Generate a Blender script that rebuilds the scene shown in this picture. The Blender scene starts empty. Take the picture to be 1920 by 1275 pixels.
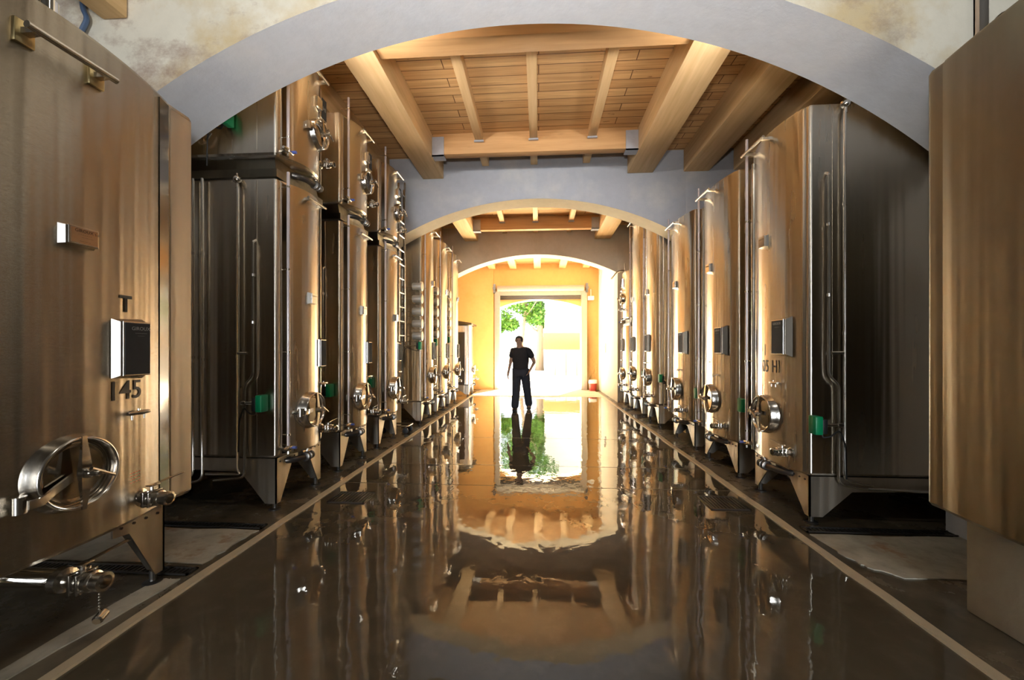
import bpy, bmesh, math, random
from mathutils import Vector, Matrix
random.seed(7)
SC = bpy.context.scene
COL = SC.collection
PI = math.pi

# ------------------------------------------------------------------ materials
def new_mat(name):
    m = bpy.data.materials.new(name); m.use_nodes = True
    nt = m.node_tree; nt.nodes.clear()
    out = nt.nodes.new('ShaderNodeOutputMaterial')
    b = nt.nodes.new('ShaderNodeBsdfPrincipled')
    nt.links.new(b.outputs[0], out.inputs[0])
    return m, nt, b

def node(nt, typ, **kw):
    n = nt.nodes.new(typ)
    for k, v in kw.items():
        if k.startswith('i_'):
            n.inputs[k[2:].replace('_', ' ')].default_value = v
        else:
            setattr(n, k, v)
    return n

def coords(nt, space='Object', scale=(1, 1, 1), rot=(0, 0, 0)):
    if space == 'World':
        g = nt.nodes.new('ShaderNodeNewGeometry'); o = g.outputs['Position']
    else:
        g = nt.nodes.new('ShaderNodeTexCoord'); o = g.outputs[space]
    mp = nt.nodes.new('ShaderNodeMapping')
    mp.inputs['Scale'].default_value = scale
    mp.inputs['Rotation'].default_value = rot
    nt.links.new(o, mp.inputs[0])
    return mp.outputs[0]

def ramp(nt, fac, stops):
    r = nt.nodes.new('ShaderNodeValToRGB')
    el = r.color_ramp.elements
    while len(el) > 1: el.remove(el[-1])
    el[0].position = stops[0][0]; el[0].color = (*stops[0][1], 1)
    for p, c in stops[1:]:
        e = el.new(p); e.color = (*c, 1)
    nt.links.new(fac, r.inputs[0])
    return r.outputs[0]

def mixc(nt, fac, a, b, mode='MIX'):
    n = nt.nodes.new('ShaderNodeMix'); n.data_type = 'RGBA'; n.blend_type = mode
    for inp, v in ((n.inputs[0], fac), (n.inputs[6], a), (n.inputs[7], b)):
        if hasattr(v, 'is_linked'): nt.links.new(v, inp)
        elif isinstance(v, (int, float)): inp.default_value = v
        else: inp.default_value = (*v, 1)
    return n.outputs[2]

def noise(nt, vec, scale=5, detail=4, rough=.55):
    n = node(nt, 'ShaderNodeTexNoise'); n.inputs['Scale'].default_value = scale
    n.inputs['Detail'].default_value = detail; n.inputs['Roughness'].default_value = rough
    nt.links.new(vec, n.inputs['Vector'])
    return n.outputs['Fac']

def mrange(nt, v, a, b, c, d):
    n = nt.nodes.new('ShaderNodeMapRange')
    n.inputs[1].default_value = a; n.inputs[2].default_value = b
    n.inputs[3].default_value = c; n.inputs[4].default_value = d
    nt.links.new(v, n.inputs[0]); return n.outputs[0]

def bump(nt, b, h, strength, dist):
    n = nt.nodes.new('ShaderNodeBump'); n.inputs['Strength'].default_value = strength
    n.inputs['Distance'].default_value = dist
    nt.links.new(h, n.inputs['Height']); nt.links.new(n.outputs[0], b.inputs['Normal'])

def plain(name, c, rough=.5, metal=0., spec=.5):
    m, nt, b = new_mat(name)
    v = coords(nt); f = noise(nt, v, 14, 3)
    col = mixc(nt, f, tuple(x * .86 for x in c), tuple(min(1, x * 1.1) for x in c))
    nt.links.new(col, b.inputs['Base Color'])
    b.inputs['Roughness'].default_value = rough
    b.inputs['Metallic'].default_value = metal
    b.inputs['Specular IOR Level'].default_value = spec
    return m

def steel(name, c, r0, r1, aniso=.6, dirt=.0, ripple=.012):
    """brushed sheet: horizontal grain, so reflections stretch vertically"""
    m, nt, b = new_mat(name)
    v = coords(nt, 'Object', (3, 3, 160)); f = noise(nt, v, 6, 3)
    v2 = coords(nt, 'Object', (5, 5, .5)); f2 = noise(nt, v2, 1.6, 3)
    col = mixc(nt, f2, tuple(x * .92 for x in c), tuple(min(1, x * 1.04) for x in c))
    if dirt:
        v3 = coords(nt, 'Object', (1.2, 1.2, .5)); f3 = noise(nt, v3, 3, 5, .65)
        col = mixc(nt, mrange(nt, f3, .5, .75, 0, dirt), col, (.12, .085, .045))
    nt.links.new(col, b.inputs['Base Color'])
    b.inputs['Metallic'].default_value = 1
    rr = mrange(nt, f2, .3, .7, r0, r1)
    nt.links.new(rr, b.inputs['Roughness'])
    b.inputs['Anisotropic'].default_value = aniso
    b.inputs['Anisotropic Rotation'].default_value = .25
    t = nt.nodes.new('ShaderNodeTangent'); t.direction_type = 'RADIAL'; t.axis = 'Z'
    nt.links.new(t.outputs[0], b.inputs['Tangent'])
    f4 = noise(nt, coords(nt, 'Object', (4.5, 4.5, .10)), 1.5, 2, .5)
    add = nt.nodes.new('ShaderNodeMath'); add.operation = 'MULTIPLY_ADD'; add.inputs[1].default_value = .02
    nt.links.new(f, add.inputs[0]); nt.links.new(f4, add.inputs[2])
    bump(nt, b, add.outputs[0], 1, ripple)
    return m

def plaster(name, c, stain, lo=.5, hi=.72, patches=None):
    m, nt, b = new_mat(name)
    v = coords(nt, 'World')
    f = noise(nt, v, 1.3, 7, .62); f2 = noise(nt, v, 9, 5, .6)
    col = mixc(nt, mrange(nt, f, lo, hi, 0, 1), c, stain)
    col = mixc(nt, mrange(nt, f2, .35, .8, 0, .3), col, tuple(x * .72 for x in c))
    if patches:
        f3 = noise(nt, coords(nt, 'World', (1.2, 1.2, 1.6)), 1.1, 9, .72)
        col = mixc(nt, mrange(nt, f3, .50, .64, 0, .8), col, patches)
    nt.links.new(col, b.inputs['Base Color'])
    b.inputs['Roughness'].default_value = .85
    b.inputs['Specular IOR Level'].default_value = .2
    bump(nt, b, f2, .35, .012)
    return m

def wood(name, c, dark, axis=1):
    m, nt, b = new_mat(name)
    s = [9, 9, 9]; s[axis] = .55
    f = noise(nt, coords(nt, 'World', tuple(s)), 1.6, 6, .62)
    f2 = noise(nt, coords(nt, 'World', (.8, .8, .8)), 1.5, 3)
    s2 = [4, 4, 4]; s2[axis] = .5
    f3 = noise(nt, coords(nt, 'World', tuple(s2)), .9, 5, .7)
    col = mixc(nt, mrange(nt, f, .3, .7, 0, 1), c, dark)
    col = mixc(nt, mrange(nt, f2, .4, .7, 0, .5), col, tuple(x * .8 for x in c))
    col = mixc(nt, mrange(nt, f3, .62, .72, 0, .6), col, (.2, .09, .03))
    nt.links.new(col, b.inputs['Base Color'])
    b.inputs['Roughness'].default_value = .6
    b.inputs['Specular IOR Level'].default_value = .25
    bump(nt, b, f, .25, .004)
    return m

def plank_mat():
    m, nt, b = new_mat('ceiling_planks')
    v = coords(nt, 'World')
    br = nt.nodes.new('ShaderNodeTexBrick')
    br.inputs['Color1'].default_value = (.78, .50, .23, 1); br.inputs['Color2'].default_value = (.62, .36, .15, 1)
    br.inputs['Mortar'].default_value = (.10, .05, .02, 1)
    br.inputs['Scale'].default_value = 1; br.inputs['Mortar Size'].default_value = .006
    br.inputs['Brick Width'].default_value = 2.3; br.inputs['Row Height'].default_value = .165
    nt.links.new(v, br.inputs['Vector'])
    f = noise(nt, coords(nt, 'World', (.7, 14, 1)), 2, 6, .6)
    f2 = noise(nt, coords(nt, 'World', (2.2, 6, 1)), 3, 2)
    col = mixc(nt, mrange(nt, f, .35, .7, 0, .55), br.outputs[0], (.34, .16, .05))
    col = mixc(nt, mrange(nt, f2, .72, .76, 0, .7), col, (.22, .10, .03))
    nt.links.new(col, b.inputs['Base Color'])
    b.inputs['Roughness'].default_value = .65
    b.inputs['Specular IOR Level'].default_value = .2
    bump(nt, b, br.outputs['Fac'], -.5, .006)
    return m

def wet_floor():
    m, nt, b = new_mat('wet_floor')
    v = coords(nt, 'World')
    f = noise(nt, v, .9, 6, .6); f2 = noise(nt, v, 7, 5, .6)
    col = mixc(nt, mrange(nt, f, .35, .68, 0, 1), (.13, .104, .068), (.085, .068, .044))
    col = mixc(nt, mrange(nt, f2, .5, .75, 0, .35), col, (.18, .15, .105))
    nt.links.new(col, b.inputs['Base Color'])
    r = mrange(nt, noise(nt, v, 1.7, 6, .65), .5, .72, .006, .03)
    nt.links.new(r, b.inputs['Roughness'])
    b.inputs['IOR'].default_value = 1.82
    f3 = noise(nt, coords(nt, 'World', (1.0, .8, 1)), 3.2, 3, .45)
    f4 = noise(nt, coords(nt, 'World', (2.2, 1.2, 1)), 8, 2, .5)
    add = nt.nodes.new('ShaderNodeMath'); add.operation = 'MULTIPLY_ADD'; add.inputs[1].default_value = .22
    nt.links.new(f4, add.inputs[0]); nt.links.new(f3, add.inputs[2])
    bump(nt, b, add.outputs[0], 1.0, .0022)
    return m

def side_floor():
    m, nt, b = new_mat('damp_concrete')
    v = coords(nt, 'World')
    f = noise(nt, v, 1.1, 7, .65); f2 = noise(nt, v, 8, 5, .6)
    col = mixc(nt, mrange(nt, f, .42, .62, 0, 1), (.11, .09, .06), (.21, .17, .115))
    col = mixc(nt, mrange(nt, f2, .5, .75, 0, .4), col, (.05, .04, .028))
    nt.links.new(col, b.inputs['Base Color'])
    r = mrange(nt, f, .42, .6, .10, .42); nt.links.new(r, b.inputs['Roughness'])
    bump(nt, b, f2, .3, .004)
    return m

def dry_pad():
    m, nt, b = new_mat('dry_concrete')
    v = coords(nt, 'World')
    f = noise(nt, v, 1.4, 7, .65); f2 = noise(nt, v, 10, 5, .6); f3 = noise(nt, v, 2.3, 5, .7)
    col = mixc(nt, mrange(nt, f, .4, .62, 0, 1), (.56, .52, .42), (.36, .33, .25))
    col = mixc(nt, mrange(nt, f3, .58, .68, 0, .75), col, (.28, .14, .05))
    col = mixc(nt, mrange(nt, f2, .5, .75, 0, .4), col, (.14, .12, .09))
    nt.links.new(col, b.inputs['Base Color']); b.inputs['Roughness'].default_value = .8
    bump(nt, b, f2, .3, .004)
    return m

M = {}
M['steel'] = steel('brushed_steel', (.67, .61, .515), .24, .28, .97)
M['steel_dimmed'] = steel('dimmed_steel', (.40, .35, .28), .21, .26, .97, .15, .022)  # brushed steel darkened in its colour to dim the foreground tank's reflections
M['leg_steel'] = steel('leg_steel', (.62, .56, .47), .34, .44, .3, .25)
M['smoked'] = plain('polished_lid_steel', (.50, .46, .40), .10, 1)
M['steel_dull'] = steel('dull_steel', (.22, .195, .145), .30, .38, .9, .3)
M['steel_flat'] = steel('matt_steel_panel', (.64, .59, .52), .42, .52, .3, .1)
M['chrome'] = plain('polished_steel', (.76, .73, .68), .09, 1)
M['fitting'] = plain('fitting_steel', (.62, .58, .52), .2, 1)
M['darksteel'] = plain('dark_steel', (.13, .12, .11), .3, .8)
M['pipe'] = plain('pipe_steel', (.66, .62, .55), .25, 1)
M['tube'] = plain('level_tube', (.62, .53, .52), .22, .35)
M['white_steel'] = plain('pale_steel', (.80, .77, .70), .4, .6)
M['strip'] = plain('dark_reflection_steel', (.20, .18, .15), .16, 1)  # dark reflection on the bevels, put into the colour
M['brass'] = plain('brass_bracket', (.62, .50, .26), .28, 1)
M['green'] = plain('green_plastic', (.0, .27, .10), .4)
M['black'] = plain('black_rubber', (.012, .012, .012), .5)
M['board'] = plain('slate_board', (.045, .045, .046), .75, 0, .15)
M['ink'] = plain('black_paint', (.02, .016, .012), .5)
M['chalk'] = plain('grey_print', (.35, .35, .34), .6)
M['red'] = plain('red_print', (.5, .06, .035), .5)
M['white'] = plain('white_paint', (.82, .80, .74), .45)
M['blue'] = plain('blue_plastic', (.07, .11, .4), .4)
M['bluepipe'] = plain('blue_grey_pipe', (.09, .14, .24), .4)
M['door_paint'] = plain('beige_door_paint', (.48, .44, .36), .5)
M['copper'] = plain('copper_plate', (.62, .40, .24), .3, .9)
M['planks'] = plank_mat()
M['beam'] = wood('oak_beam', (.78, .54, .28), (.60, .38, .17))
M['cross'] = wood('oak_cross_beam', (.68, .40, .18), (.50, .27, .10), 0)
M['bracket'] = plain('grey_bracket', (.45, .46, .49), .5, .3)
M['cream'] = plaster('cream_plaster', (.74, .69, .57), (.60, .47, .27), .46, .62, (.33, .22, .17))
M['intrados'] = plaster('white_limewash', (.78, .81, .87), (.82, .82, .84), .5, .8)
M['greyplaster'] = plaster('grey_plaster', (.41, .425, .46), (.50, .50, .49), .5, .7)
M['tanplaster'] = plaster('tan_plaster', (.50, .43, .33), (.44, .36, .26))
M['ochre'] = plaster('ochre_plaster', (.84, .50, .18), (.80, .44, .14))
M['shade'] = plaster('dimmed_side_plaster', (.13, .11, .085), (.09, .075, .055))  # hall walls and ceiling darkened in colour so the tanks reflect a dim hall
M['palewall'] = plaster('pale_plaster', (.84, .74, .55), (.78, .66, .45))
M['wet'] = wet_floor(); M['damp'] = side_floor(); M['pad'] = dry_pad()
M['drypale'] = plaster('dry_pale_concrete', (.58, .50, .38), (.48, .40, .28))
M['kerb'] = plain('kerb_concrete', (.60, .50, .34), .5)
M['plinth'] = plaster('plinth_concrete', (.40, .35, .26), (.28, .23, .16), .5, .7)
M['pave'] = plain('sunny_paving', (.74, .72, .66), .8)
M['leaf'] = plain('leaf', (.07, .19, .02), .6)
M['bark'] = plain('bark', (.24, .19, .14), .9)
M['band'] = plain('ochre_render', (.62, .36, .14), .9)
M['stone'] = plain('pale_stone', (.66, .60, .50), .9)
M['skin'] = plain('skin', (.42, .24, .16), .55)
M['shirt'] = plain('black_cotton', (.022, .020, .022), .9)
M['denim'] = plain('dark_denim', (.035, .038, .050), .9)
M['hair'] = plain('dark_hair', (.015, .011, .009), .6)

# ------------------------------------------------------------------ mesh kit
class MB:
    """collects shapes, then links them as ONE mesh object"""
    def __init__(s): s.bm = bmesh.new()
    def face(s, pts, mi=0):
        f = s.bm.faces.new([s.bm.verts.new(p) for p in pts]); f.material_index = mi; return f
    def box(s, a, b):
        x0, y0, z0 = [min(p, q) for p, q in zip(a, b)]; x1, y1, z1 = [max(p, q) for p, q in zip(a, b)]
        v = [s.bm.verts.new(p) for p in ((x0, y0, z0), (x1, y0, z0), (x1, y1, z0), (x0, y1, z0), (x0, y0, z1), (x1, y0, z1), (x1, y1, z1), (x0, y1, z1))]
        for q in ((0, 3, 2, 1), (4, 5, 6, 7), (0, 1, 5, 4), (1, 2, 6, 5), (2, 3, 7, 6), (3, 0, 4, 7)):
            s.bm.faces.new([v[i] for i in q])
        return s
    def bbox(s, a, b, r=.004):
        """box with chamfered edges"""
        t = bmesh.new(); m = MB(); m.bm.free(); m.bm = t; m.box(a, b)
        bmesh.ops.bevel(t, geom=t.edges[:], offset=r, segments=2, affect='EDGES', profile=.5)
        s.join(t); return s
    def join(s, t):
        me = bpy.data.meshes.new('tmp'); t.to_mesh(me); t.free(); s.bm.from_mesh(me); bpy.data.meshes.remove(me)
    def prism(s, poly, ax, a, b):
        """polygon (two coords) extruded along axis ax from a to b"""
        def P(p, h):
            l = list(p); l.insert(ax, h); return l
        n = len(poly)
        v0 = [s.bm.verts.new(P(p, a)) for p in poly]; v1 = [s.bm.verts.new(P(p, b)) for p in poly]
        s.bm.faces.new(v0); s.bm.faces.new(v1[::-1])
        for i in range(n):
            s.bm.faces.new([v0[i], v1[i], v1[(i + 1) % n], v0[(i + 1) % n]])
        return s
    def rings(s, rings, cap=True):
        vs = [[s.bm.verts.new(p) for p in r] for r in rings]
        n = len(vs[0])
        for a, b in zip(vs, vs[1:]):
            for i in range(n):
                s.bm.faces.new([a[i], a[(i + 1) % n], b[(i + 1) % n], b[i]])
        if cap:
            s.bm.faces.new(vs[0][::-1]); s.bm.faces.new(vs[-1])
        return s
    def lathe(s, o, d, prof, n=24, cap=True):
        """profile [(along, radius)] turned about axis d through o"""
        o = Vector(o); d = Vector(d).normalized()
        a = d.orthogonal().normalized(); b = d.cross(a)
        return s.rings([[o + d * h + (a * math.cos(2 * PI * k / n) + b * math.sin(2 * PI * k / n)) * max(r, 1e-4) for k in range(n)] for h, r in prof], cap)
    def cyl(s, p, q, r, n=14):
        p = Vector(p); q = Vector(q); return s.lathe(p, q - p, [(0, r), ((q - p).length, r)], n)
    def sphere(s, c, r, n=14):
        k = 7
        return s.lathe(c, (0, 0, 1), [(-r * math.cos(PI * (i + .02) / (k - 1 + .04)), r * math.sin(PI * (i + .02) / (k - 1 + .04))) for i in range(k)], n)
    def tube(s, pts, r, n=10, bend=.0):
        pts = [Vector(p) for p in pts]
        if bend:
            q = [pts[0]]
            for a, b, c in zip(pts, pts[1:], pts[2:]):
                e1 = (a - b); e2 = (c - b); t = min(bend, e1.length * .45, e2.length * .45)
                s1 = b + e1.normalized() * t; s2 = b + e2.normalized() * t
                for k in range(5):
                    u = k / 4; q.append(s1 * (1 - u) ** 2 + b * 2 * u * (1 - u) + s2 * u * u)
            pts = q + [pts[-1]]
        up = None; rings = []
        for i, p in enumerate(pts):
            t = (pts[min(i + 1, len(pts) - 1)] - pts[max(i - 1, 0)]).normalized()
            if up is None: up = t.orthogonal().normalized()
            up = (up - t * up.dot(t)).normalized(); w = t.cross(up)
            rad = r[i] if isinstance(r, (list, tuple)) else r
            rings.append([p + (up * math.cos(2 * PI * k / n) + w * math.sin(2 * PI * k / n)) * rad for k in range(n)])
        return s.rings(rings)
    def build(s, name, mat, parent=None, smooth=True, ang=35, flip=False, off=(0, 0, 0)):
        bm = s.bm
        if flip:
            for v in bm.verts: v.co.x = -v.co.x
        bmesh.ops.recalc_face_normals(bm, faces=bm.faces[:])
        if smooth:
            for f in bm.faces: f.smooth = True
            lim = math.radians(ang)
            for e in bm.edges:
                if len(e.link_faces) == 2 and e.calc_face_angle(0) > lim: e.smooth = False
        me = bpy.data.meshes.new(name); bm.to_mesh(me); bm.free()
        for m in (mat if isinstance(mat, (list, tuple)) else [mat]): me.materials.append(m)
        o = bpy.data.objects.new(name, me); COL.objects.link(o)
        if parent: o.parent = parent
        return o

def tag(o, label=None, cat=None, group=None, kind=None):
    for k, v in (('label', label), ('category', cat), ('group', group), ('kind', kind)):
        if v: o[k] = v
    return o
def empty(name, loc, label, cat, group=None):
    o = bpy.data.objects.new(name, None); COL.objects.link(o); o.location = loc; o.empty_display_size = .2
    return tag(o, label, cat, group)
def struct(o): o['kind'] = 'structure'; return o
def copy_tree(o, loc, label):
    c = o.copy(); COL.objects.link(c); c.location = loc
    if label: c['label'] = label
    for ch in o.children:
        k = ch.copy(); COL.objects.link(k); k.parent = c
        for g in ch.children:
            q = g.copy(); COL.objects.link(q); q.parent = k
    return c

def text_mesh(txt, size, spacing=1.0, bold=0.0):
    cu = bpy.data.curves.new('txt', 'FONT'); cu.body = txt; cu.size = size; cu.align_x = 'CENTER'; cu.align_y = 'CENTER'
    cu.space_character = spacing; cu.offset = bold; cu.resolution_u = 3
    ob = bpy.data.objects.new('txt', cu)
    me = bpy.data.meshes.new_from_object(ob)
    bm = bmesh.new(); bm.from_mesh(me)
    bpy.data.objects.remove(ob); bpy.data.curves.remove(cu); bpy.data.meshes.remove(me)
    return bm

# ------------------------------------------------------------------ building
CXA, APEX, RAD = -.08, 4.06, 4.9
def arch_z(x): return APEX - RAD + math.sqrt(max(0, RAD * RAD - (x - CXA) ** 2))
XL, XR = -5.2, 5.2
def arch_wall(name, y0, y1, xa, xb, top, mats, zf=arch_z, skew=0):
    mb = MB(); n = 56
    xs = [xa + (xb - xa) * i / n for i in range(n + 1)]
    for y, in ((y0,), (y1,)):
        mb.face([(XL, y, 0), (xa, y, 0), (xa, y, top), (XL, y, top)], 0)
        mb.face([(xb, y, 0), (XR, y, 0), (XR, y, top), (xb, y, top)], 0)
        for a, b in zip(xs, xs[1:]):
            mb.face([(a, y, zf(a)), (b, y, zf(b)), (b, y, top), (a, y, top)], 0)
    for a, b in zip(xs, xs[1:]):
        mb.face([(a, y0, zf(a)), (b, y0, zf(b)), (b, y1, zf(b)), (a, y1, zf(a))], 1)
    for x in (xa, xb): mb.face([(x, y0, 0), (x, y1, 0), (x, y1, zf(x)), (x, y0, zf(x))], 1)
    mb.face([(XL, y0, top), (XR, y0, top), (XR, y1, top), (XL, y1, top)], 0)
    bmesh.ops.remove_doubles(mb.bm, verts=mb.bm.verts[:], dist=1e-5)
    for q in mb.bm.verts: q.co.y += skew * q.co.x
    return struct(mb.build(name, mats))

arch_wall('wall_front', 2.75, 3.245, -3.3, 3.15, 5.2, [M['cream'], M['intrados']], skew=.02)
arch_wall('wall_middle', 6.97, 7.4, -2.6, 2.5, 4.83, [M['greyplaster'], M['palewall']])
arch_wall('wall_back', 11.0, 11.42, -3.2, 2.14, 4.83, [M['tanplaster'], M['palewall']])
def door_z(x): return 3.27 - 4.1 + math.sqrt(4.1 ** 2 - (x - .05) ** 2)
arch_wall('wall_end', 14.52, 14.92, -1.42, 1.53, 4.9, [M['ochre'], M['palewall']], door_z)
struct(MB().box((-5.2, 14.40, 0), (-1.64, 14.515, 4.56)).build('wall_end_left', M['ochre']))
struct(MB().box((2.14, 11.43, 0), (5.2, 14.51, 4.56)).build('wall_far_right', M['palewall']))
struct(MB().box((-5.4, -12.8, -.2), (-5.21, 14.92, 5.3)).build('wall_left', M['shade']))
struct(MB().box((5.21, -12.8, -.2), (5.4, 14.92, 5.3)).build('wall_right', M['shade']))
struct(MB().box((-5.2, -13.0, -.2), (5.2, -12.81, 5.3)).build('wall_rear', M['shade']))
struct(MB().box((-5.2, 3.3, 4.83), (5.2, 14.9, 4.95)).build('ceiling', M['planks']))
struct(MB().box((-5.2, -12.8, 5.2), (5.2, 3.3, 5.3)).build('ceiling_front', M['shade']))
struct(MB().box((-5.2, 11.43, 4.57), (5.2, 14.51, 4.62)).build('ceiling_far', M['planks']))

# floor: the wet aisle, the two tank platforms, the kerb lines between
KL, KR = -2.09, 1.965
mb = MB()
mb.box((KL, -12.8, -.2), (KR, 12.2, 0)); struct(mb.build('floor', M['wet']))
struct(MB().box((KL, 12.2, -.2), (KR, 14.92, 0)).build('floor_doorway', M['drypale']))
struct(MB().box((-5.2, -12.8, -.2), (KL - .001, 14.92, -.002)).build('floor_left', M['damp']))
struct(MB().box((KR + .001, -12.8, -.2), (5.2, 14.92, -.002)).build('floor_right', M['damp']))
def kerb(name, x):
    mb = MB(); n = 60; ring = []
    for i in range(n + 1):
        y = -1 + 14.6 * i / n; j = random.uniform(-.006, .006); w = .034 + random.uniform(-.004, .004)
        ring.append([(x + j - w, y, -.001), (x + j - w + .004, y, .012), (x + j + w - .004, y, .012), (x + j + w, y, -.001)])
    mb.rings(ring); return struct(mb.build(name, M['kerb'], ang=60))
kerb('trim_1', KL); kerb('trim_2', KR)
for k, y in enumerate((4.12, 4.86, 6.4)):
    struct(MB().box((KL + .05, y - .004, -.001), (KR - .05, y + .004, .0012)).build('trim_%d' % (k + 3), M['damp']))
def pad(name, poly, mat):
    return struct(MB().prism(poly, 2, -.001, .006).build(name, mat, smooth=False))
def ragged(pts, amp=.018, n=9):
    out = []
    for i, p in enumerate(pts):
        q = pts[(i + 1) % len(pts)]
        for k in range(n):
            t = k / n; a = amp if k else 0
            out.append((p[0] + (q[0] - p[0]) * t + random.uniform(-a, a), p[1] + (q[1] - p[1]) * t + random.uniform(-a, a)))
    return out
pad('floor_pad_right', ragged([(2.06, 3.18), (2.10, 2.75), (2.24, 2.60), (4.6, 2.55), (4.6, 3.18)]), M['pad'])
pad('floor_pad_left', ragged([(-2.17, 2.96), (-4.6, 2.93), (-4.6, 2.44), (-2.2, 2.47)]), M['pad'])
pad('floor_pad_left', ragged([(-2.19, 2.30), (-2.32, 2.28), (-2.36, 1.3), (-2.27, 1.25)], .012), M['pad'])

# ceiling timbers
def timber(name, a, b, mat, label, cat, group=None, r=.012):
    o = MB().bbox(a, b, r).build(name, mat); return tag(o, label, cat, group, 'thing')
for bay, (ya, yb, yc, where) in enumerate(((3.30, 6.965, 6.2, 'behind the front arch'), (7.41, 10.995, 10.15, 'beyond the middle arch'))):
    for xa, xb, lab in ((-2.05, -1.68, 'thick oak ceiling beam at left end of the cross beams'), (1.52, 1.95, 'thick oak ceiling beam at right end of the cross beams'),
                        (2.46, 2.88, 'oak ceiling beam above the right tanks'), (3.28, 3.68, 'outermost dark oak beam over right tanks'), (-3.02, -2.66, 'dark oak ceiling beam over left tanks')):
        timber('ceiling_beam', (xa, ya, 4.45), (xb, yb, 4.828), M['beam'], lab + ' ' + where, 'beam')
    for y, w, lab in ((yc, .15, 'reddish cross beam in grey brackets, far end of joists'), (ya + .6, .24, 'pale oak cross beam at near end of joists')):
        e = empty('ceiling_cross_beam', ((-1.68 + 1.52) / 2, y, 4.5), lab + ' ' + where, 'beam'); e['kind'] = 'thing'
        MB().bbox((-1.595, 0, 0), (1.595, w, .327), .01).build('beam_body', M['cross'], e)
        if y == yc:
            for sx in (-1, 1):
                mb = MB().box((sx * 1.598, -.018, -.03), (sx * 1.41, -.003, .27)).box((sx * 1.598, -.018, -.03), (sx * 1.41, w, -.012))
                for k in range(3): mb.cyl((sx * 1.5, -.018, .03 + .1 * k), (sx * 1.5, -.024, .03 + .1 * k), .012, 8)
                mb.build('bracket', M['bracket'], e)
    for k, x in enumerate((-.93, -.08, .82)):
        nm = ('left', 'middle', 'right')[k]
        j = timber('ceiling_joist', (x - .06, ya + .845, 4.685), (x + .06, yc - .003, 4.828), M['beam'], '%s one of three slim joists between cross beams %s' % (nm, where), 'joist', None, .006)
        h = MB().box((x - .075, yc - .05, 4.66), (x + .075, yc - .022, 4.684)).build('joist_hanger', M['bracket'], j)
        timber('ceiling_joist', (x - .06, yc + w * 0 + .16, 4.65), (x + .06, yb, 4.828), M['beam'], '%s joist stub between reddish cross beam and arch wall %s' % (nm, where), 'joist', None, .006)
for k, x in enumerate((-1.68, -.92, -.05, .84, 1.68)):
    timber('ceiling_joist', (x - .12, 11.43, 4.37), (x + .12, 14.39, 4.565), M['beam'], 'sunlit pale joist in front of the roller door, %s of five' % ('first from left', 'second from left', 'middle', 'fourth from left', 'fifth from left')[k], 'joist', None, .01)
timber('ceiling_beam', (-3.15, .4, 3.80), (-2.96, 2.685, 4.06), M['beam'], 'brown oak beam end running into the cream arch wall above the tank marked T 145', 'beam')
MB  # (kit)
t = MB().tube([(-3.29, 2.66, 4.3), (-3.28, 2.66, 3.86), (-3.235, 2.655, 3.79), (-3.30, 2.65, 3.66), (-3.33, 2.64, 3.2)], .016, 8, .05).build('wall_pipe', M['bluepipe'])
tag(t, 'thin blue grey bent pipe on cream wall under beam end', 'pipe')

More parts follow.
